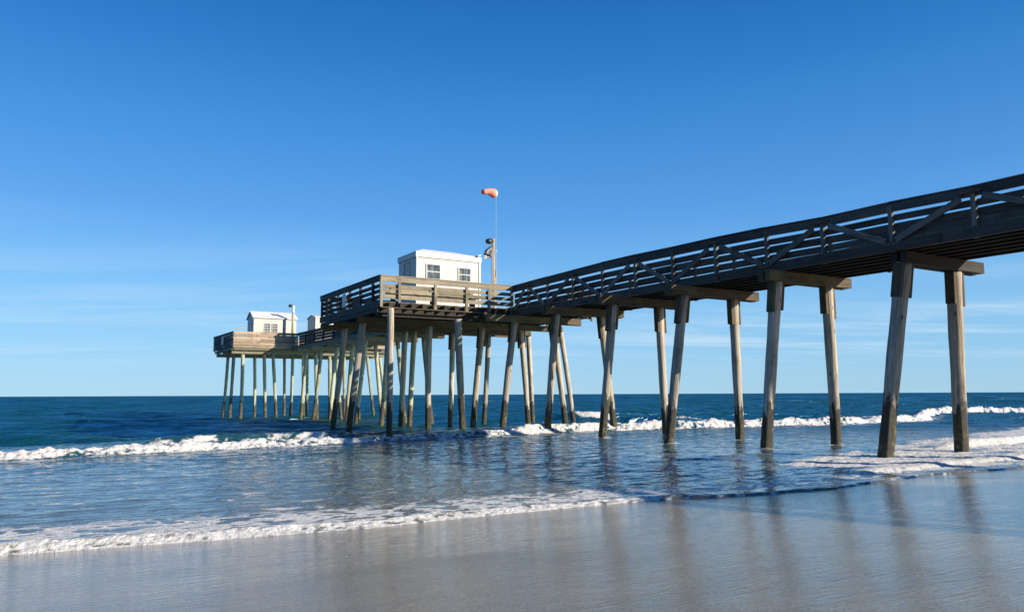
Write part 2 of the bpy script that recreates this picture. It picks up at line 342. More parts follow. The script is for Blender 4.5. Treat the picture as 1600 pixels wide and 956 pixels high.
def grid_mesh(name, X, Y, Z, keep, material, attrs=()):
    nr, nc = X.shape; idx = np.arange(nr*nc).reshape(nr, nc)
    q = np.stack([idx[:-1, :-1], idx[:-1, 1:], idx[1:, 1:], idx[1:, :-1]], -1)
    kq = keep[:-1, :-1] | keep[:-1, 1:] | keep[1:, 1:] | keep[1:, :-1]; q = q[kq].reshape(-1, 4)
    used = np.zeros(nr*nc, bool); used[q.ravel()] = True; remap = np.cumsum(used)-1; q = remap[q]
    co = np.stack([X.ravel()[used], Y.ravel()[used], Z.ravel()[used]], -1).astype(np.float32)
    me = bpy.data.meshes.new(name); me.vertices.add(len(co)); me.vertices.foreach_set('co', co.ravel())
    me.loops.add(q.size); me.loops.foreach_set('vertex_index', q.ravel().astype(np.int32))
    me.polygons.add(len(q)); me.polygons.foreach_set('loop_start', np.arange(0, q.size, 4, dtype=np.int32))
    me.polygons.foreach_set('use_smooth', np.ones(len(q), bool)); me.update(calc_edges=True)
    for nm, arr in attrs:
        a = me.attributes.new(nm, 'FLOAT', 'POINT'); a.data.foreach_set('value', arr.ravel()[used].astype(np.float32))
    me.materials.append(material); o = bpy.data.objects.new(name, me); C.objects.link(o); return o
def angles(c0, c1, step, coarse):
    return np.concatenate([np.arange(-R(88), c0, coarse), np.arange(c0, c1, step), np.arange(c1, R(88), coarse)])

# ---- sand: one sheet to the horizon
th = np.concatenate([np.arange(-math.pi, -R(42), R(2)), np.arange(-R(42), R(42), 1/260.), np.arange(R(42), math.pi+R(2), R(2))])
rs = np.concatenate([[.01], np.exp(np.arange(math.log(1.5), math.log(30), .006)), np.exp(np.arange(math.log(30.2), math.log(60000), .06))])
X, Y = polar(rs, th); u = X*U.x+Y*U.y; v = X*V.x+Y*V.y
Z = zsand(u) + np.where(np.hypot(X, Y) < 40, .008*fbm(u*.9, v*.35, 4), 0)
tag(grid_mesh('sand_beach', X, Y, Z, np.ones_like(X, bool), M_sand), kind='structure')

# ---- sea
th = angles(-R(40), R(40), 1/800., R(1.2))
rs = np.concatenate([np.exp(np.arange(math.log(5.5), math.log(62), .0022)), np.exp(np.arange(math.log(62.3), math.log(80000), .014))])
X, Y = polar(rs, th); u = X*U.x+Y*U.y; v = X*V.x+Y*V.y; rr = np.hypot(X, Y)
us = smooth_interp(v, _sv, _su, .4) + .10*fbm(v*.8, u*0+3, 3) + .03*fbm(v*3.1, u*0, 3)
d0 = u-us                                            # distance behind the swash edge
Zb = .055 + .02*ss(u, 9, 14) + .075*ss(u, 16, 26)
warp = fbm(v*.35, u*.2, 3)
# small chop near shore
nearw = 1-ss(rr, 60, 110)
chop = (.024*fbm(u*1.9+1.2*warp, v*.62, 3) + .011*fbm(u*5.5, v*1.7+40, 2))*ss(d0, 0, 1.5)*nearw
sharp = .5*(1-np.abs(fbm(u*.85+warp, v*.28+7, 3)))
off = ss(u, 23, 31)
swell = np.zeros_like(u); rg = np.random.default_rng(5)
for k in range(26):
    lam = 2.2*1.115**k; a = rg.normal(0, .30); kx, ky = math.cos(a)*2*math.pi/lam, math.sin(a)*2*math.pi/lam; ph = rg.uniform(0, 6.28)
    fade = 1-ss(rr, lam*12, lam*30)
    arg = u*kx+v*ky+ph+1.3*perlin(v/lam*.25+k, u/lam*.25); swell += (.0095*lam**.60)*fade*(1-2*np.abs(np.sin(arg/2)))
Zw = Zb + chop + swell*(off*.95+.10*ss(u, 12, 20)) + off*nearw*.085*fbm(u*.9+warp, v*.35, 4) + off*(1-ss(rr,60,110))*.035*fbm(u*3.1, v*1.3, 3)
# lone ridges: (v range, u line, height)
def ridge(va, vb, ua, ub, A, wf, wb, soft=2.0):
    t = (v-va)/(vb-va); ul = ua+(ub-ua)*t + .25*fbm(v*.5, v*0+ua, 2); d = u-ul
    env = ss(v, va-soft, va+soft)*(1-ss(v, vb-soft, vb+soft)); return A*env*np.where(d < 0, np.exp(-(d/wf)**2), np.exp(-(d/wb)**2)), d, env
r1, dg, eg = ridge(23., 30., 34.3, 29.8, .42, .55, 1.6); Zw += r1
r2, _, _ = ridge(-6., 2.5, 36., 32., .30, .7, 1.8); Zw += r2
r3, _, _ = ridge(-4., 5., 27.5, 26.2, .15, .6, 1.4); Zw += r3
r4, _, _ = ridge(5., 14., 31.5, 31., .24, .8, 2.); Zw += r4
r5, _, _ = ridge(28., 46., 40., 38., .3, .8, 2.2, 4); Zw += r5
r6, _, _ = ridge(8., 22., 27.5, 27., .18, .6, 1.6); Zw += r6
r7, _, _ = ridge(11., 17., 12.2, 12.4, .05, .25, .6); Zw += r7
# main breaker
ubk = smooth_interp(v, _bv, _bu, 1.2) + .34*fbm(v*.5, v*0+1, 3) + .12*fbm(v*2.3, u*1.2, 4)
A = .92*np.interp(v, _bv, _bA)*np.clip(1+.95*fbm(v*.55, v*0+5, 5), .25, 1.7)
d1 = u-ubk; prof = ss(d1, -.02, .42)*np.where(d1 > .5, np.exp(-((d1-.5)/1.1)), 1.)
Zw += A*prof
lump = fbm(u*7, v*5, 4); lump2 = 1-np.abs(fbm(u*3.2+9, v*2.2, 4, .6))*2.4
wid = np.clip(.36+.5*fbm(v*.8, v*0+9, 5), .12, 2)*np.interp(v, [-80, 7, 8.5, 11, 13, 200], [1, 1, .55, .6, 1.1, 1.0])
core = ss(d1, -.12, .04)*(1-ss(d1, wid, wid+.5))
F = core*(.68+1.1*lump+.75*fbm(v*.8+30, u*.5, 3))*np.interp(v, [-80, 7, 8.5, 12, 14, 200], [1, 1, .62, .7, 1, 1])
Zw += core*(.085*np.maximum(lump, -.5)+.04*lump2+.12*np.maximum(fbm(v*2.4, u*2.0+4, 3), 0))
trail = ss(d1, -1.6, -.1)*(1-ss(d1, -.05, .1)); F = np.maximum(F, trail*(.30+1.0*fbm(u*2.4, v*.8, 5, .6)))
back = ss(d1, .3, .9)*(1-ss(d1, 1.2, 3.2)); F = np.maximum(F, back*(.12+.75*fbm(u*1.3, v*.8+4, 5, .6)))
# second small crest behind the left part
ub2 = 24.3+.2*fbm(v*.6, v*0+2, 3); d2 = u-ub2; e2 = ss(v, 2.1, 3.)*(1-ss(v, 8., 9.5))
Zw += .19*e2*ss(d2, 0, .3)*np.where(d2 > .35, np.exp(-((d2-.35)/.8)), 1)
c2 = e2*ss(d2, -.1, .05)*(1-ss(d2, .2, .6)); br = np.clip(.42+1.5*fbm(v*.9+3, u*1.6+4, 5, .6), 0, 1.1); F = np.maximum(F, c2*br*(1+.4*lump)); Zw += c2*.04*np.maximum(lump, 0)
# broken water under the pier
eb = ss(v, 9.5, 11)*(1-ss(v, 15, 17)); db = u-(23.6+.4*fbm(v*.7, v*0+8, 2)); cb = eb*ss(db, -.2, .1)*(1-ss(db, .3, 1.)); Zw += .14*eb*np.exp(-(db/.6)**2)
F = np.maximum(F, cb*(.35+1.1*fbm(u*1.7, v*1.1+2, 4)))
# foam cap of the green wave, and one more far right
F = np.maximum(F, ss(v, 23.9, 24.4)*(1-ss(v, 25.3, 26.2))*(1-ss(np.abs(dg+.05), .3, .7))*(.85+.5*lump))
F = np.maximum(F, ss(v, 27.8, 28.5)*(1-ss(v, 29.3, 30.5))*(1-ss(np.abs(dg+.1), .1, .4))*(.5+.7*lump))
F = np.maximum(F, ss(v, 40, 44)*(1-ss(np.abs(u-(29.+.2*(v-40))), .4, 1.2))*(.45+.8*lump))
# swash bead along the sand
lit = 1-ss(v, 6.9, 8.2)
bw = (.16+.13*fbm(v*1.1, v*0+6, 3))*np.interp(v, [-9, 3, 5.5, 7.3, 9, 60], [1.15, 1.1, .8, .55, .35, .3])
bead = ss(d0, -.06, .0)*(1-ss(d0, bw, bw+.14))
hb = np.interp(v, [-9, 3, 5.5, 7.3, 9, 60], [.034, .033, .026, .02, .014, .013])
Zw += bead*hb*(.75+.8*np.maximum(fbm(u*9, v*7, 4), -.4))
F = np.maximum(F, bead*(lit*.66+(1-lit)*.25+.7*fbm(u*12, v*7+3, 4)+.35*fbm(v*1.3, u*2, 3)))
lace = 1-np.abs(fbm(u*3.0+.8*warp, v*1.9, 5, .6))*4.6
lz = ss(d0, .1, .4)*(1-ss(d0, .5, 2.3)); F = np.maximum(F, lz*(lit*.70+(1-lit)*.50)*np.clip(lace*1.5+.24, 0, 1.1))
patch = ss(d0, .8, 1.4)*(1-ss(d0, 2.2, 6.)); F = np.maximum(F, patch*np.clip(fbm(u*1.3+3, v*.55, 6, .65)*2.9-.34, 0, .8)*(.6+.4*np.clip(lace, 0, 1)))
# churned foam on the right, where the second swash comes in
pr = ss(v, 11.6, 13.4)*ss(d0, .1, .5)*(1-ss(u, 10.4+.22*(v-14), 11.6+.3*(v-14)))
st = fbm(u*1.9+2.2*warp, v*.5, 5, .6)
F = np.maximum(F, pr*np.clip(.66+1.5*st, 0, 1.05)); Zw += pr*(.03*st+.02*np.maximum(lump2, 0))
e3 = ss(v, 12.0, 12.8); ul3 = 8.35+.02*(v-12)+.18*fbm(v*.7, v*0+3, 3); d3 = u-ul3; F = np.maximum(F, e3*ss(d3, -.05, .05)*(1-ss(d3, .25, .6))*(.8+.5*lump)); Zw += .06*e3*ss(d3, -.05, .15)*(1-ss(d3, .2, 1.2))
e4 = ss(v, 18.5, 21.); ul4 = 10.9+.05*(v-20)+.2*fbm(v*.8, v*0+1, 3); d4 = u-ul4; F = np.maximum(F, e4*ss(d4, -.08, .05)*(1-ss(d4, .5, 1.1))*(.9+.5*lump)); Zw += .16*e4*ss(d4, -.05, .3)*np.where(d4 > .3, np.exp(-(d4-.3)/.8), 1)
zs = zsand(u)
Zf = np.maximum(Zw, zs+.012)
edge = np.interp(v, [-9, 6.5, 8., 60], [.012, .012, .028, .02])
Zf = zs-.012-.10*np.clip(-d0, 0, 1)+(edge+.012)*ss(d0, -.05, .04)+(Zf-zs)*ss(d0, .0, .22)
ring_n = np.clip(.42+1.1*fbm(u*5, v*3.4, 4), 0, 1)
for (a_, b_) in ((10.3, 15.85), (10.3, 18.9), (13.6, 15.85), (13.6, 18.7), (16.8, 15.5), (16.8, 18.4), (19.8, 15.4), (19.8, 18.15), (23.05, 15.45), (23.05, 18.5), (26.7, 10.9), (26.6, 13.9), (26.6, 15.7), (29.8, 10.4)):
    q_ = np.hypot(u-a_+.06, (v-b_)*.8); F = np.maximum(F, (1-ss(q_, .18, .5))*ring_n)
F = np.clip(F, 0, 1.2)*(d0 > -.06)
tag(grid_mesh('sea_water', X, Y, Zf, d0 > -.14, M_sea, [('foam', F)]), kind='structure')
del X, Y, u, v, rr, Zf, Zw, F

# ------------------------------------------------------------------ the pier
pier = empty('fishing_pier', W(26.8, 17.6, 5.0))
tag(pier, 'long weathered timber fishing pier on leaning piles reaching out into the sea', 'pier')
def zr(u): return float(np.interp(u, [-20, 8.3, 10.13, 11.93, 13.68, 15.5, 17.3, 19.06, 20.8, 22.54, 24.22, 25.6, 26.85], [5.77, 5.77, 5.83, 5.84, 5.92, 5.97, 5.99, 6.03, 6.04, 6.02, 6., 5.98, 5.96]))
NV, FV = 16.3, 19.0       # near and far edge of the shore walkway
def zk(u, z): return 4.93+(z-4.93)*(zr(u)-4.93)/1.02 if z > 4.93 else z   # z given for rail height 5.95

# --- piles
PILES = [ # row u, v at top (z 4.5), v at water, diameter, material, top z, planks
 (10.05, 16.56, 15.80, .38, 0, 1), (10.05, 18.60, 18.85, .37, 0, 1), (13.35, 16.22, 15.84, .345, 0, 1), (13.35, 18.26, 18.68, .33, 0, 1),
 (16.55, 15.99, 15.46, .33, 0, 1), (16.55, 18.06, 18.42, .31, 0, 1), (19.55, 15.73, 15.37, .31, 0, 1), (19.55, 17.73, 18.14, .30, 0, 1),
 (22.8, 15.72, 15.41, .30, 0, 1), (22.8, 17.75, 18.52, .29, 0, 1),
 (26.55, 10.78, 10.88, .27, 0, 0), (26.4, 13.52, 13.89, .31, 0, 0), (26.4, 16.11, 15.66, .31, 0, 1), (26.4, 17.97, 18.80, .29, 0, 1),
 (29.6, 10.84, 10.38, .30, 0, 0), (29.6, 13.79, 13.89, .30, 0, 0), (29.6, 16.38, 16.05, .31, 0, 1), (29.6, 18.38, 18.94, .28, 0, 1), (29.6, 20.6, 21.5, .27, 0, 0),
 (32.6, 11.09, 10.69, .28, 0, 0), (32.6, 14.44, 14.35, .27, 1, 0), (32.6, 13.96, 13.90, .29, 0, 0), (32.6, 16.42, 16.42, .28, 0, 1), (32.6, 18.41, 18.26, .27, 0, 0), (32.6, 20.7, 21.1, .27, 0, 0),
 (36.0, 14.5, 14.3, .28, 1, 0), (36.0, 16.44, 17.08, .25, 1, 0), (39.2, 14.52, 14.13, .27, 1, 0), (39.2, 16.34, 16.96, .25, 1, 0),
 (42.4, 14.90, 14.70, .26, 1, 0), (42.4, 16.29, 16.87, .25, 1, 0), (45.6, 15.05, 14.75, .26, 1, 0), (45.6, 16.07, 16.60, .25, 1, 0),
 (48.8, 15.04, 14.72, .26, 1, 0), (48.8, 16.02, 16.55, .25, 1, 0), (52., 15.0, 14.8, .26, 1, 0), (52., 15.65, 15.92, .25, 1, 0),
 (55.6, 11.54, 11.59, .27, 1, 0), (55.6, 13.01, 13.28, .26, 1, 0), (55.6, 13.63, 14.04, .26, 1, 0), (55.6, 15.8, 16.0, .25, 1, 0), (55.6, 17.77, 17.96, .28, 1, 0), (55.6, 18.88, 19.09, .25, 1, 0), (55.6, 20.7, 21.4, .25, 1, 0), (55.6, 21.7, 22.4, .25, 1, 0),
 (58.4, 11.5, 11.42, .26, 1, 0), (58.4, 12.98, 13.17, .25, 1, 0), (58.4, 15.8, 15.81, .25, 1, 0), (61.0, 11.59, 11.43, .25, 1, 0), (61.0, 15.85, 16.02, .25, 1, 0), (61.0, 17.67, 17.81, .25, 1, 0), (61.0, 19.84, 19.97, .25, 1, 0),
]
for up_ in (6.8, 3.5, .2, -3.1, -6.4, -9.7): PILES += [(up_, 16.5, 15.9, .38, 0, 0), (up_, 18.6, 18.9, .37, 0, 0)]
prg = np.random.default_rng(3)
for (pu_, vt, vb, dia, mi, pl) in PILES:
    mb = MB(); n = 26; ztop = 4.43; zbot = float(zsand(np.array(pu_)))-.6
    if pu_ == 26.55: ztop = 4.72
    tilt = .28; ph = prg.uniform(0, 6.28); bend = prg.uniform(-.035, .035); pts = []; rad = []
    nlob = prg.uniform(0, 1, (n, 20))
    for i in range(n):
        t = i/(n-1); z = ztop+(zbot-ztop)*t; s_ = (4.5-z)/4.5
        du = tilt*s_*.9 if pu_ > 8 else 0
        vv = vt+(vb-vt)*s_ + bend*math.sin(s_*3.1)
        pts.append(W(pu_+du, vv, z)); swellr = 1-.13*s_ + (.05*math.exp(-((z-.25)/.4)**2))
        rad.append(dia/2*.93*swellr*(1+.025*math.sin(t*17+ph)))
    sq = lambda i, k, nl=nlob, P=pts: 1+.03*(nl[0][k % 20]-.5)*2+.02*(nl[i][k % 20]-.5)*2 + (.10*(nl[i][k % 20]-.4) if P[i].z < .75 else 0)
    mb.tube(pts, rad, 20, squash=sq)
    po = mb.build('pile', (M_pile, M_pileg)[mi], pier, smooth=True)
    if pl and pu_ > 8:      # bolted side planks that carry the cap
        for sgn in (-1, 1):
            b2 = MB(); L_ = .75+.15*prg.random(); k_ = (vb-vt)/4.5
            c0 = vt+(4.5-4.4)*k_; c1 = vt+L_*k_
            b2.beam(W(pu_, c0+sgn*(dia/2*.93+.004), 4.42), W(pu_+.04, c1+sgn*(dia/2*.93+.004), 4.42-L_), .085, dia*.62, upv=U, vertical_ends=False)
            b2.build('side_plank', M_cap, po)
# --- caps
def cap(u, v0, v1, z0=4.40, z1=4.67, w=.16, m=M_cap, two=True):
    b = MB(); dz = random.uniform(-.015, .015)
    if two:
        b.box(u-w-.04, u-.04, v0+random.uniform(0, .08), v1-random.uniform(0, .2), z0+dz, z1+dz)
        b.box(u+.04, u+w+.04, v0+.05+random.uniform(0, .08), v1, z0+dz, z1+dz)
        b.box(u-.035, u+.035, v0+.4, v1-.4, z0+.03, z1-.03)
    else: b.box(u-w, u+w, v0, v1, z0+dz, z1+dz)
    b.build('cap_beam', m, pier)
for up_ in (6.8, 3.5, .2, -3.1, -6.4, -9.7): cap(up_, 15.6, 20.0)
cap(10.05, 16.3, 19.7, m=M_joist); cap(13.35, 15.65, 19.2); cap(16.55, 15.3, 19.15); cap(19.55, 14.95, 18.7); cap(22.8, 15.1, 18.8)  # first cap coloured near black to carry the shade under the deck
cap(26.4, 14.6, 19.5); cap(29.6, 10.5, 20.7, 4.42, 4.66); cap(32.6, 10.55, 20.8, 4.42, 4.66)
b = MB(); b.box(26.5, 26.6, 10.4, 15.0, 4.72, 4.76);  b.box(34.0, 34.15, 10.45, 20.5, 4.45, 4.7); b.build('ledger_beam', M_cap, pier)
for q in (36.0, 39.2, 42.4, 45.6, 48.8, 52.): cap(q, 14.3, 17.6, 4.42, 4.66, m=M_newd)
for q in (55.6, 58.4, 61.0): cap(q, 10.7, 22.6, 4.40, 4.66, m=M_newd)
# --- joists
def joists(u0, u1, vs, z0, z1, m, w=.06, jit=.0):
    b = MB()
    for v_ in vs:
        e = random.uniform(-jit, jit); b.box(u0+e, u1, v_-w/2, v_+w/2, z0, z1)
    b.build('joists', m, pier)
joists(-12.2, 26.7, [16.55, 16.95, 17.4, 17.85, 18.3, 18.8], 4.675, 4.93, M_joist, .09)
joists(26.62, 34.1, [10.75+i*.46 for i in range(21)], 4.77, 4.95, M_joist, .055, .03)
joists(34.2, 55.2, [14.95, 15.5, 16.1, 16.7, 17.3], 4.67, 4.93, M_newd, .08)
joists(55.25, 61.6, [10.95+i*.6 for i in range(20)], 4.67, 4.93, M_newd, .06)
# --- decks: planks in one mesh per deck
def deck(u0, u1, v0, v1, z, along_v=True, m=M_deck, t=.045, pw=.145):
    b = MB()
    if along_v:
        q = u0
        while q < u1-pw: b.box(q, q+pw-.008, v0, v1, z, z+t); q += pw
    else:
        q = v0
        while q < v1-pw: b.box(u0, u1, q, q+pw-.008, z, z+t); q += pw
    b.build('deck', m, pier)
deck(-12.2, 26.75, 16.36, 18.96, 4.935); deck(26.85, 34.05, 10.56, 20.35, 4.955, False); deck(34.2, 55.2, 14.9, 17.9, 4.935); deck(55.3, 61.6, 10.9, 22.2, 4.955)

# --- railings (thing > railing > posts / braces)
def railing(pts, boards, posts, m, zfun=lambda u, z: z, inward=None, post_m=None, cap_z=(5.76, 5.95), cap_w=.07, label=None, post_z=(4.68, 5.86), pw=.10, top_m=None, outer=True, handrail=True):
    """pts: polyline nodes (u, v); boards: list of (z0, z1); posts: (u, v)"""
    b = MB(); iu, iv = inward
    for (a, c) in zip(pts[:-1], pts[1:]):
        def bd(z0, z1, w, o):
            A = [zfun(a[0], z0), zfun(a[0], z1)]; Cc = [zfun(c[0], z0), zfun(c[0], z1)]
            j = random.uniform(-.006, .006)
            b.beam(W(a[0]+iu*o, a[1]+iv*o, sum(A)/2+j), W(c[0]+iu*o, c[1]+iv*o, sum(Cc)/2+j), w, A[1]-A[0])
        for z0, z1 in boards: bd(z0, z1, .035, .075+.0)
        bd(cap_z[0], cap_z[1], cap_w, 0)
        if handrail: bd(cap_z[1]+.003, cap_z[1]+.04, .17, .03)
    r = b.build('railing', m, pier)
    if label: r['label'] = label
    for (pu_, pv_) in posts:
        mb = MB(); z0 = zfun(pu_, post_z[0]); z1 = zfun(pu_, post_z[1])
        lean = random.uniform(-.01, .01)
        du, dv = (pw, .09) if abs(iv) > abs(iu) else (.09, pw)
        mb.beam(W(pu_, pv_, z0), W(pu_+lean, pv_, z1), dv if abs(iv) > abs(iu) else dv, du if abs(iv) > abs(iu) else du, upv=U if True else V, vertical_ends=False)
        mb.build('post', post_m or m, r)
    return r
B3 = [(5.46, 5.635), (5.23, 5.405), (5.0, 5.175)]
nodes_u = [8.3, 10.13, 11.93, 13.68, 15.51, 17.29, 19.06, 20.8, 22.54, 24.22, 25.61, 26.8]
# near railing of the shore walkway, with its truss
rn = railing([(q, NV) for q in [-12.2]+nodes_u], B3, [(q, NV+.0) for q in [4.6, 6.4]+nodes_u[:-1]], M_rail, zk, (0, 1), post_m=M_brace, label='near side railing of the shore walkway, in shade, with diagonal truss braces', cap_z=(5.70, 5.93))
bt = MB()
for a, c in zip([-12.2]+nodes_u[:-1], nodes_u):
    bt.beam(W(a, NV-.0, 4.81), W(c, NV-.0, 4.81), .10, .23)
bt.beam(W(9.0, NV-.075, 4.80), W(12.1, NV-.075, 4.80), .045, .19); bt.beam(W(15.4, NV-.075, 4.78), W(19.2, NV-.075, 4.78), .045, .19)
bt.build('bottom_chord', M_rail, rn)
bays = [(4.6, 6.4), (8.3, 6.4), (8.3, 10.13), (11.93, 10.13), (11.93, 13.68), (15.51, 13.68), (15.51, 17.29), (19.06, 17.29), (19.06, 20.8), (22.54, 20.8), (22.54, 24.22), (25.61, 24.22), (25.61, 26.7)]
for tu, bu in bays:
    d_ = 1 if bu > tu else -1; x = MB()
    x.beam(W(tu+.22*d_, NV-.075, zk(tu, 5.67)), W(bu-.12*d_, NV-.075, 4.93), .045, .14, upv=V.cross((W(bu, NV, 4.9)-W(tu, NV, 5.7)).normalized()), vertical_ends=False); x.build('diagonal_brace', M_brace, rn)
for i, q in enumerate([6.4]+nodes_u[:-1]):
    bo = MB()
    zz_ = zk(q, 5.815) if i % 2 else 4.86
    for du, dz in ((-.09, .04), (.0, -.03), (.10, .035), (.19, -.03), (-.19, -.02)):
        bo.tube([W(q+du, NV-.03, zz_+dz), W(q+du, NV-.118, zz_+dz)], .017, 6)
    bo.beam(W(q-.21, NV-.098, zz_), W(q+.21, NV-.098, zz_), .006, .05); bo.build('bolt_plate', M_bolt, rn)
# far railing of the shore walkway
railing([(q, FV) for q in [-12.2]+nodes_u], [(5.56, 5.73), (5.29, 5.47), (5.01, 5.20)], [(q, FV-.0) for q in nodes_u[1:-1]], M_rail, zk, (0, -1), label='far side railing of the shore walkway seen through the truss', cap_z=(5.80, 5.95))
# near platform
zt = lambda u, z: z
Bp = [(5.54, 5.68), (5.34, 5.48), (5.12, 5.28)]
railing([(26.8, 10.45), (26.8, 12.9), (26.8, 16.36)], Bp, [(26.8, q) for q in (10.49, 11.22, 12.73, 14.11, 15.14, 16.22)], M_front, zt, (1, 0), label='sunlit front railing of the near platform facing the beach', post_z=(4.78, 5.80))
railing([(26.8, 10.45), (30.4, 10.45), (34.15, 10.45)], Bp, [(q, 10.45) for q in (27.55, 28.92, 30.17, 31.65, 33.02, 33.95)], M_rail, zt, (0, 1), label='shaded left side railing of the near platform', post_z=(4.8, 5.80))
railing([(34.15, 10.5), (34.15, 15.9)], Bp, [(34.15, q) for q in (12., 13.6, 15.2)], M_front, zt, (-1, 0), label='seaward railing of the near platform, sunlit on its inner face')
railing([(34.15, 18.2), (34.15, 20.4)], Bp, [(34.15, 18.3)], M_front, zt, (-1, 0))
railing([(26.8, 20.4), (34.15, 20.4)], Bp, [(q, 20.4) for q in (28.6, 30.4, 32.2, 34.)], M_front, zt, (0, -1), label='right side railing of the near platform')
railing([(26.8, 19.1), (26.8, 20.4)], Bp, [(26.8, 20.35)], M_front, zt, (1, 0))
b = MB(); b.box(26.83, 34.1, 10.40, 10.455, 4.76, 5.02); b.box(27.2, 33.9, 10.40, 10.46, 4.60, 4.74); b.build('rim_board', M_rail, pier)
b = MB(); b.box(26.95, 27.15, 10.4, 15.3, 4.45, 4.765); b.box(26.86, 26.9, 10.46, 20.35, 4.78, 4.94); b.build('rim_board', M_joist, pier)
# a wooden bench behind the front railing catches the sun
b = MB(); b.box(27.9, 27.94, 11.1, 15.0, 5.62, 5.74); b.box(27.9, 27.94, 11.1, 15.0, 5.42, 5.56)
bench = empty('bench', W(27.7, 13., 5.0)); tag(bench, 'long slatted wooden bench on the near platform behind its front railing', 'bench')
b.build('backrest', M_front, bench)
b = MB(); [b.box(27.45+i*.14, 27.57+i*.14, 11.1, 15.0, 5.40, 5.44) for i in range(3)]; b.build('seat', M_front, bench)
for q in (11.3, 13., 14.8): b = MB(); b.box(27.5, 27.88, q, q+.08, 5.0, 5.4); b.box(27.84, 27.9, q, q+.08, 5.4, 5.74); b.build('leg', M_front, bench)
# outer walkway
zw2 = zt
Bs = [(5.615, 5.79), (5.42, 5.60), (5.22, 5.405), (4.96, 5.205)]
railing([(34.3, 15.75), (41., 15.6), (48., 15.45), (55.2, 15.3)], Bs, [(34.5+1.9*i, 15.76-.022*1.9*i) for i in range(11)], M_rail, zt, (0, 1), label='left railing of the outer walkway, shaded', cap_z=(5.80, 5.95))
b = MB(); b.beam(W(34.3, 15.74, 4.83), W(55.2, 15.29, 4.83), .06, .27); b.build('rim_board', M_rail, pier)
railing([(34.3, 18.0), (55.2, 17.8)], Bs, [(34.5+1.9*i, 18.0-.01*1.9*i) for i in range(11)], M_rail, zt, (0, -1), label='right railing of the outer walkway', cap_z=(5.80, 5.95))
# far platform: close boarded railings
B5 = [(5.59, 5.76), (5.40, 5.57), (5.21, 5.38), (5.02, 5.19)]
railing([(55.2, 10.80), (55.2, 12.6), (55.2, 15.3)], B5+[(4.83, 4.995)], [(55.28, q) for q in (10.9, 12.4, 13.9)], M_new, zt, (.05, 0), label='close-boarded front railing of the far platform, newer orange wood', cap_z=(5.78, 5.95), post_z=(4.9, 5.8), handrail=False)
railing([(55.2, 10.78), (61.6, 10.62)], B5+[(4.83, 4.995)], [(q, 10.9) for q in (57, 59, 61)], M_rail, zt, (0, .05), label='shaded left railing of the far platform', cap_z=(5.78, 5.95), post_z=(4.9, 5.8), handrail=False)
railing([(61.6, 10.7), (61.6, 22.3)], B5, [(61.5, q) for q in (13, 16, 19, 22)], M_new, zt, (-1, 0), cap_z=(5.78, 5.95), handrail=False)
railing([(55.2, 17.9), (55.2, 22.3)], B5, [(55.3, q) for q in (18., 20, 22.2)], M_new, zt, (1, 0), cap_z=(5.78, 5.95), handrail=False)
railing([(55.2, 22.3), (61.6, 22.3)], B5, [(q, 22.2) for q in (57, 59, 61)], M_new, zt, (0, -1), cap_z=(5.78, 5.95), handrail=False)
b = MB(); b.box(55.22, 55.3, 10.85, 22.2, 4.66, 4.82); b.box(55.3, 61.6, 10.72, 10.8, 4.66, 4.82); b.build('rim_board', M_newd, pier)

# ------------------------------------------------------------------ things on the pier
def frame_rect(mb, plane, c, a0, a1, z0, z1, t, out, depth=.04):
    """four frame bars; plane 'u' = wall at constant u (front), a runs along v; plane 'v' = wall at constant v, a runs along u"""
    for (x0, x1, y0, y1) in ((a0, a1, z0, z0+t), (a0, a1, z1-t, z1), (a0, a0+t, z0+t, z1-t), (a1-t, a1, z0+t, z1-t)):
        lo, hi = min(c, c+out*depth), max(c, c+out*depth)
        if plane == 'u': mb.box(lo, hi, x0, x1, y0, y1)
        else: mb.box(x0, x1, lo, hi, y0, y1)
def window(parent, plane, c, a0, a1, z0, z1, out=-1, rows=2, cols=1, t=.045):
    f = MB(); frame_rect(f, plane, c, a0, a1, z0, z1, t, out)
    for i in range(1, rows):
        zz = z0+(z1-z0)*i/rows
        lo, hi = sorted((c, c+out*.035)); (f.box(lo, hi, a0+t, a1-t, zz-.018, zz+.018) if plane == 'u' else f.box(a0+t, a1-t, lo, hi, zz-.018, zz+.018))
    for i in range(1, cols):
        aa = a0+(a1-a0)*i/cols
        lo, hi = sorted((c, c+out*.030)); (f.box(lo, hi, aa-.012, aa+.012, z0+t, z1-t) if plane == 'u' else f.box(aa-.012, aa+.012, lo, hi, z0+t, z1-t))
    fo = f.build('window', M_trim, parent)
    p = MB(); lo, hi = sorted((c+out*.004, c+out*.014))
    (p.box(lo, hi, a0+t*.8, a1-t*.8, z0+t*.8, z1-t*.8) if plane == 'u' else p.box(a0+t*.8, a1-t*.8, lo, hi, z0+t*.8, z1-t*.8)); p.build('pane', M_glass, fo)
    s_ = MB(); lo, hi = sorted((c, c+out*.07))
    (s_.box(lo, hi, a0-.03, a1+.03, z0-.05, z0-.003) if plane == 'u' else s_.box(a0-.03, a1+.03, lo, hi, z0-.05, z0-.003)); s_.build('sill', M_trim, fo)

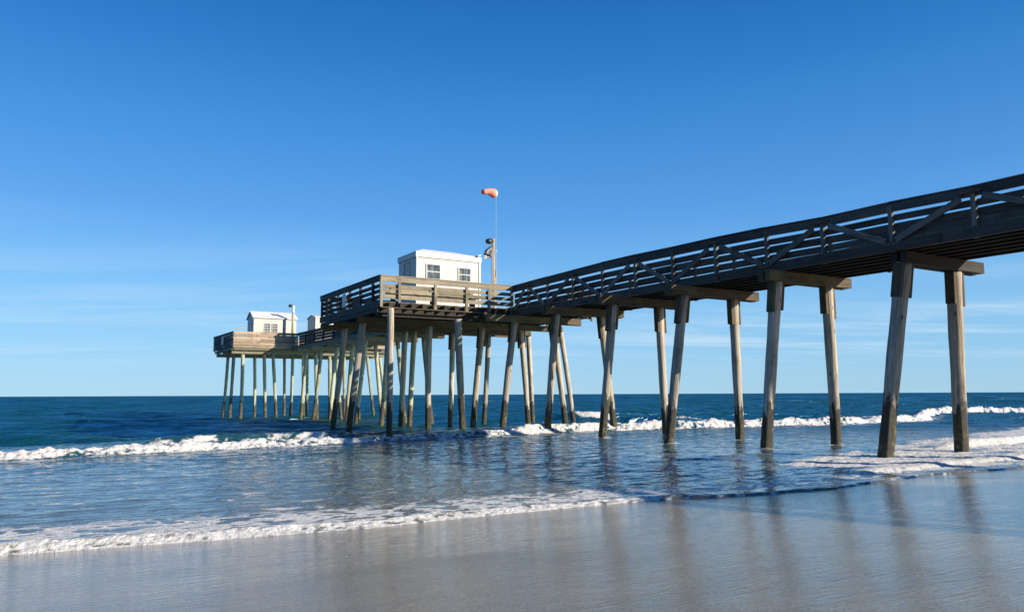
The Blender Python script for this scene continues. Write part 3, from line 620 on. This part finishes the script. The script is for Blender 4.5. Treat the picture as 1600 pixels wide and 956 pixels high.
# main cabin
hc = empty('cabin', W(31, 14.9, 5.0)); tag(hc, 'white cabin with low hipped roof and two front windows on the near pier platform', 'cabin')
b = MB(); b.box(30.02, 31.98, 13.35, 16.49, 5.0, 7.47); b.build('wall', M_wall, hc)
b = MB(); b.box(29.97, 32.03, 13.30, 16.54, 7.45, 7.70); b.build('fascia', M_trim, hc)
b = MB(); e = (29.985, 32.015, 13.315, 16.525, 7.703)
b.poly([W(e[0], e[2], e[4]), W(e[0], e[3], e[4]), W(e[1], e[3], e[4]), W(e[1], e[2], e[4]), W(31., 14.1, 8.02), W(31., 15.65, 8.0)],
       [(0, 1, 5, 4), (1, 2, 5), (2, 3, 4, 5), (3, 0, 4), (3, 2, 1, 0)]); b.build('roof', M_roof, hc)
b = MB()
for vv in (13.33, 16.43): b.box(29.985, 30.05, vv, vv+.08, 5.0, 7.445)
b.build('corner_trim', M_trim, hc)
window(hc, 'u', 30.02, 13.80, 14.50, 6.50, 7.20); window(hc, 'u', 30.02, 15.37, 16.02, 6.50, 7.16)
window(hc, 'v', 13.35, 30.70, 31.32, 6.66, 7.36, cols=1)
fl = empty('floodlight', W(30, 16.3, 7.72)); tag(fl, 'small dark floodlight at the right roof corner of the near platform cabin', 'floodlight')
b = MB(); b.beam(W(29.93, 16.28, 7.73), W(29.93, 16.46, 7.78), .12, .07); b.build('housing', M_black, fl)
b = MB(); b.beam(W(29.86, 16.28, 7.73), W(29.86, 16.46, 7.78), .02, .05); b.build('lens', M_lens, fl)
# far gable cabin
h2 = empty('cabin', W(58, 14., 5.0)); tag(h2, 'small white cabin with ribbed gable roof on the far platform, left of the lamp pole', 'cabin')
def gable(parent, u0, u1, v0, v1, zw, zrdg, ov=.10, rib=.22):
    um = (u0+u1)/2
    b = MB(); b.poly([W(u0, v0, 5), W(u1, v0, 5), W(u1, v0, zw), W(um, v0, zrdg), W(u0, v0, zw), W(u0, v1, 5), W(u1, v1, 5), W(u1, v1, zw), W(um, v1, zrdg), W(u0, v1, zw)],
        [(0, 1, 2, 3, 4), (5, 9, 8, 7, 6), (0, 4, 9, 5), (1, 6, 7, 2), (4, 3, 8, 9), (3, 2, 7, 8), (0, 5, 6, 1)]); b.build('wall', M_wall, parent)
    sl_ = (zrdg-zw)/(um-u0); b = MB(); t = .05
    for sg, ue in ((-1, u0), (1, u1)):
        eu = ue+sg*ov; ez = zw-ov*sl_
        P = [W(eu, v0-ov, ez+.004), W(eu, v0-ov, ez+t), W(eu, v1+ov, ez+.004), W(eu, v1+ov, ez+t), W(um, v0-ov, zrdg+.004), W(um, v0-ov, zrdg+t), W(um, v1+ov, zrdg+.004), W(um, v1+ov, zrdg+t)]
        b.hexa(P, (1, 1, 1)); q = v0-ov
        while q < v1+ov-.02:
            b.beam(W(eu, q+.015, ez+t+.004), W(um, q+.015, zrdg+t+.004), .02, .016); q += rib
    b.build('roof', M_roof, parent)
gable(h2, 57, 59, 12.52, 15.62, 7.17, 7.66)
window(h2, 'u', 57, 13.28, 13.72, 6.0, 6.76, rows=4, cols=2, t=.035); window(h2, 'u', 57, 13.82, 14.26, 6.0, 6.76, rows=4, cols=2, t=.035)
window(h2, 'v', 12.52, 57.7, 58.3, 6.1, 6.85, t=.04)
h3 = empty('cabin', W(53.4, 16.6, 5.0)); tag(h3, 'small white cabin on the outer walkway half hidden behind the near platform corner', 'cabin')
gable(h3, 52.5, 54.4, 15.72, 17.6, 6.93, 7.12, .06)

# light pole with two floodlights, windsock mast strapped to it
_W0 = W
def W(u, v, z): return _W0(30.6+(u-29.6), 17.52+(v-16.95)*1.035, 5.0+(z-5.0)*1.035)
lp = empty('light_pole', W(29.6, 16.95, 5.0)); tag(lp, 'grey wooden light pole with two floodlights right of the near platform cabin', 'light pole')
b = MB(); b.tube([W(29.6, 16.95, 5.0), W(29.6, 16.95, 6.8), W(29.6, 16.94, 8.64)], [.095, .09, .08], 14); b.build('pole', M_pile, lp, True)
b = MB(); b.tube([W(29.52, 16.84, 5.0), W(29.52, 16.84, 8.1)], .022, 8); b.build('conduit', M_steel, lp)
f1 = MB(); f1.tube([W(29.55, 16.88, 8.52), W(29.5, 16.76, 8.5), W(29.45, 16.62, 8.47), W(29.42, 16.52, 8.45)], [.07, .13, .135, .10], 16); fo = f1.build('floodlight', M_black, lp, True)
f1 = MB(); f1.tube([W(29.6, 16.95, 8.38), W(29.5, 16.74, 8.38)], .02, 8); f1.build('bracket', M_steel, fo)
f2 = MB(); f2.tube([W(29.5, 16.78, 8.24), W(29.47, 16.72, 8.12), W(29.42, 16.60, 7.95), W(29.38, 16.52, 7.78)], [.06, .13, .16, .17], 12, squash=lambda i, k: 1+(.18 if k % 2 else -.1)*(i > 1)); f2.build('floodlight', M_grey, lp)
for dv, dz in ((-.26, 0), (-.16, .03), (-.34, -.05)):
    f3 = MB(); f3.beam(W(29.36, 16.75+dv, 7.98+dz), W(29.30, 16.70+dv, 7.66+dz), .07, .02, upv=U); f3.build('hood', M_grey, lp)
b = MB()
for z in (7.95, 8.05): b.tube([W(29.5, 16.84, z), W(29.48, 17.02, z+.04), W(29.6, 17.10, z+.08)], .014, 6)
b.tube([W(29.46, 16.9, 7.9), W(29.45, 17.08, 8.12)], .014, 6); b.build('strap', M_trim, lp)
b = MB(); b.beam(W(29.6, 17.07, 5.0), W(29.6, 17.07, 7.2), .05, .07, upv=V); b.build('side_board', M_pile, lp)
ws = empty('windsock', W(29.55, 17.12, 5.0)); tag(ws, 'orange windsock blowing left on a thin mast above the near platform', 'windsock')
b = MB(); b.tube([W(29.55, 17.06, 6.9), W(29.55, 17.055, 8.6), W(29.55, 17.07, 10.78)], [.016, .013, .010], 8); b.build('mast', M_steel, ws)
b = MB(); K = [(17.06, 10.74, .16), (16.98, 10.74, .185), (16.9, 10.755, .185), (16.82, 10.775, .165), (16.72, 10.79, .14), (16.62, 10.785, .122), (16.52, 10.765, .108), (16.43, 10.745, .102), (16.37, 10.735, .10)]
pts = [W(29.55, a, z) for a, z, r in K]
b.tube(pts, [r*1.12 for a, z, r in K], 20, cap=False, squash=lambda i, k: 1+.05*math.sin(k*1.9+i)+.04*math.sin(i*2.3+k*.6))
o = b.build('sock', M_sock, ws, True)
at = o.data.attributes['gco'].data
for i in range(len(at)): q = at[i].vector; at[i].vector = (i//20/8., q[1], q[2])
sm = o.modifiers.new('thick', 'SOLIDIFY'); sm.thickness = .004
b = MB(); b.tube([W(29.55+.17*math.sin(t), 17.06, 10.74+.165*math.cos(t)) for t in np.linspace(0, 2*math.pi, 17)], .009, 6); b.build('hoop', M_steel, ws)
W = _W0
# far lamp pole
l2 = empty('light_pole', W(56.4, 15.2, 5.0)); tag(l2, 'wooden lamp pole standing right of the ribbed roof cabin on the far platform', 'light pole')
b = MB(); b.tube([W(56.4, 15.2, 5.0), W(56.4, 15.2, 8.1)], [.10, .09], 12); b.build('pole', M_pileg, l2, True)
b = MB(); b.box(56.25, 56.31, 15.12, 15.28, 7.55, 8.1); b.build('junction_box', M_lens, l2)
b = MB(); b.tube([W(56.35, 15.08, 8.1), W(56.33, 14.98, 8.08), W(56.3, 14.86, 8.04)], [.08, .12, .10], 12); b.build('floodlight', M_black, l2, True)
# pale panels on the railings
def panel(u0, u1, v, z0, z1, label):
    b = MB(); b.box(u0, u1, v-.02, v, z0, z1); o = b.build('sign', M_sign, origin=W((u0+u1)/2, v, z0)); tag(o, label, 'sign')
panel(30.45, 30.95, 10.40, 5.15, 5.70, 'blank white panel on the left railing of the near platform')
panel(57.9, 58.5, 10.64, 5.15, 5.7, 'small blank pale panel on the left railing of the far platform')

# shells and bits of wrack on the wet sand
src = None
for (su, sv) in ((6.6, 2.3), (6.2, 3.5), (5.4, 4.1), (5.0, 5.0), (4.6, 4.7), (5.9, 4.6), (6.4, 5.6), (4.4, 5.5), (6.9, 1.2), (7.1, 4.4), (5.2, 6.3), (4.2, 5.0)):
    if src is None:
        b = MB(); p = [(0, 0, .004)]
        for k in range(9): a = math.pi*2*k/9; p.append((.008*math.cos(a)*(1+.2*(k % 2)), .006*math.sin(a), 0))
        b.poly(p, [(0, 1+k, 1+(k+1) % 9) for k in range(9)]+[tuple(range(9, 0, -1))]); src = b.build('shell_fragment', M_shell)
        tag(src, 'tiny broken shell fragment lying on the wet sand', 'shell', 'shell fragments on the wet sand'); o = src
    else: o = src.copy(); C.objects.link(o)
    o.location = W(su, sv, float(zsand(np.array(su)))+.004); o.rotation_euler = (0, 0, random.uniform(0, 6)); k = random.uniform(.6, 1.3); o.scale = (k, k, k)
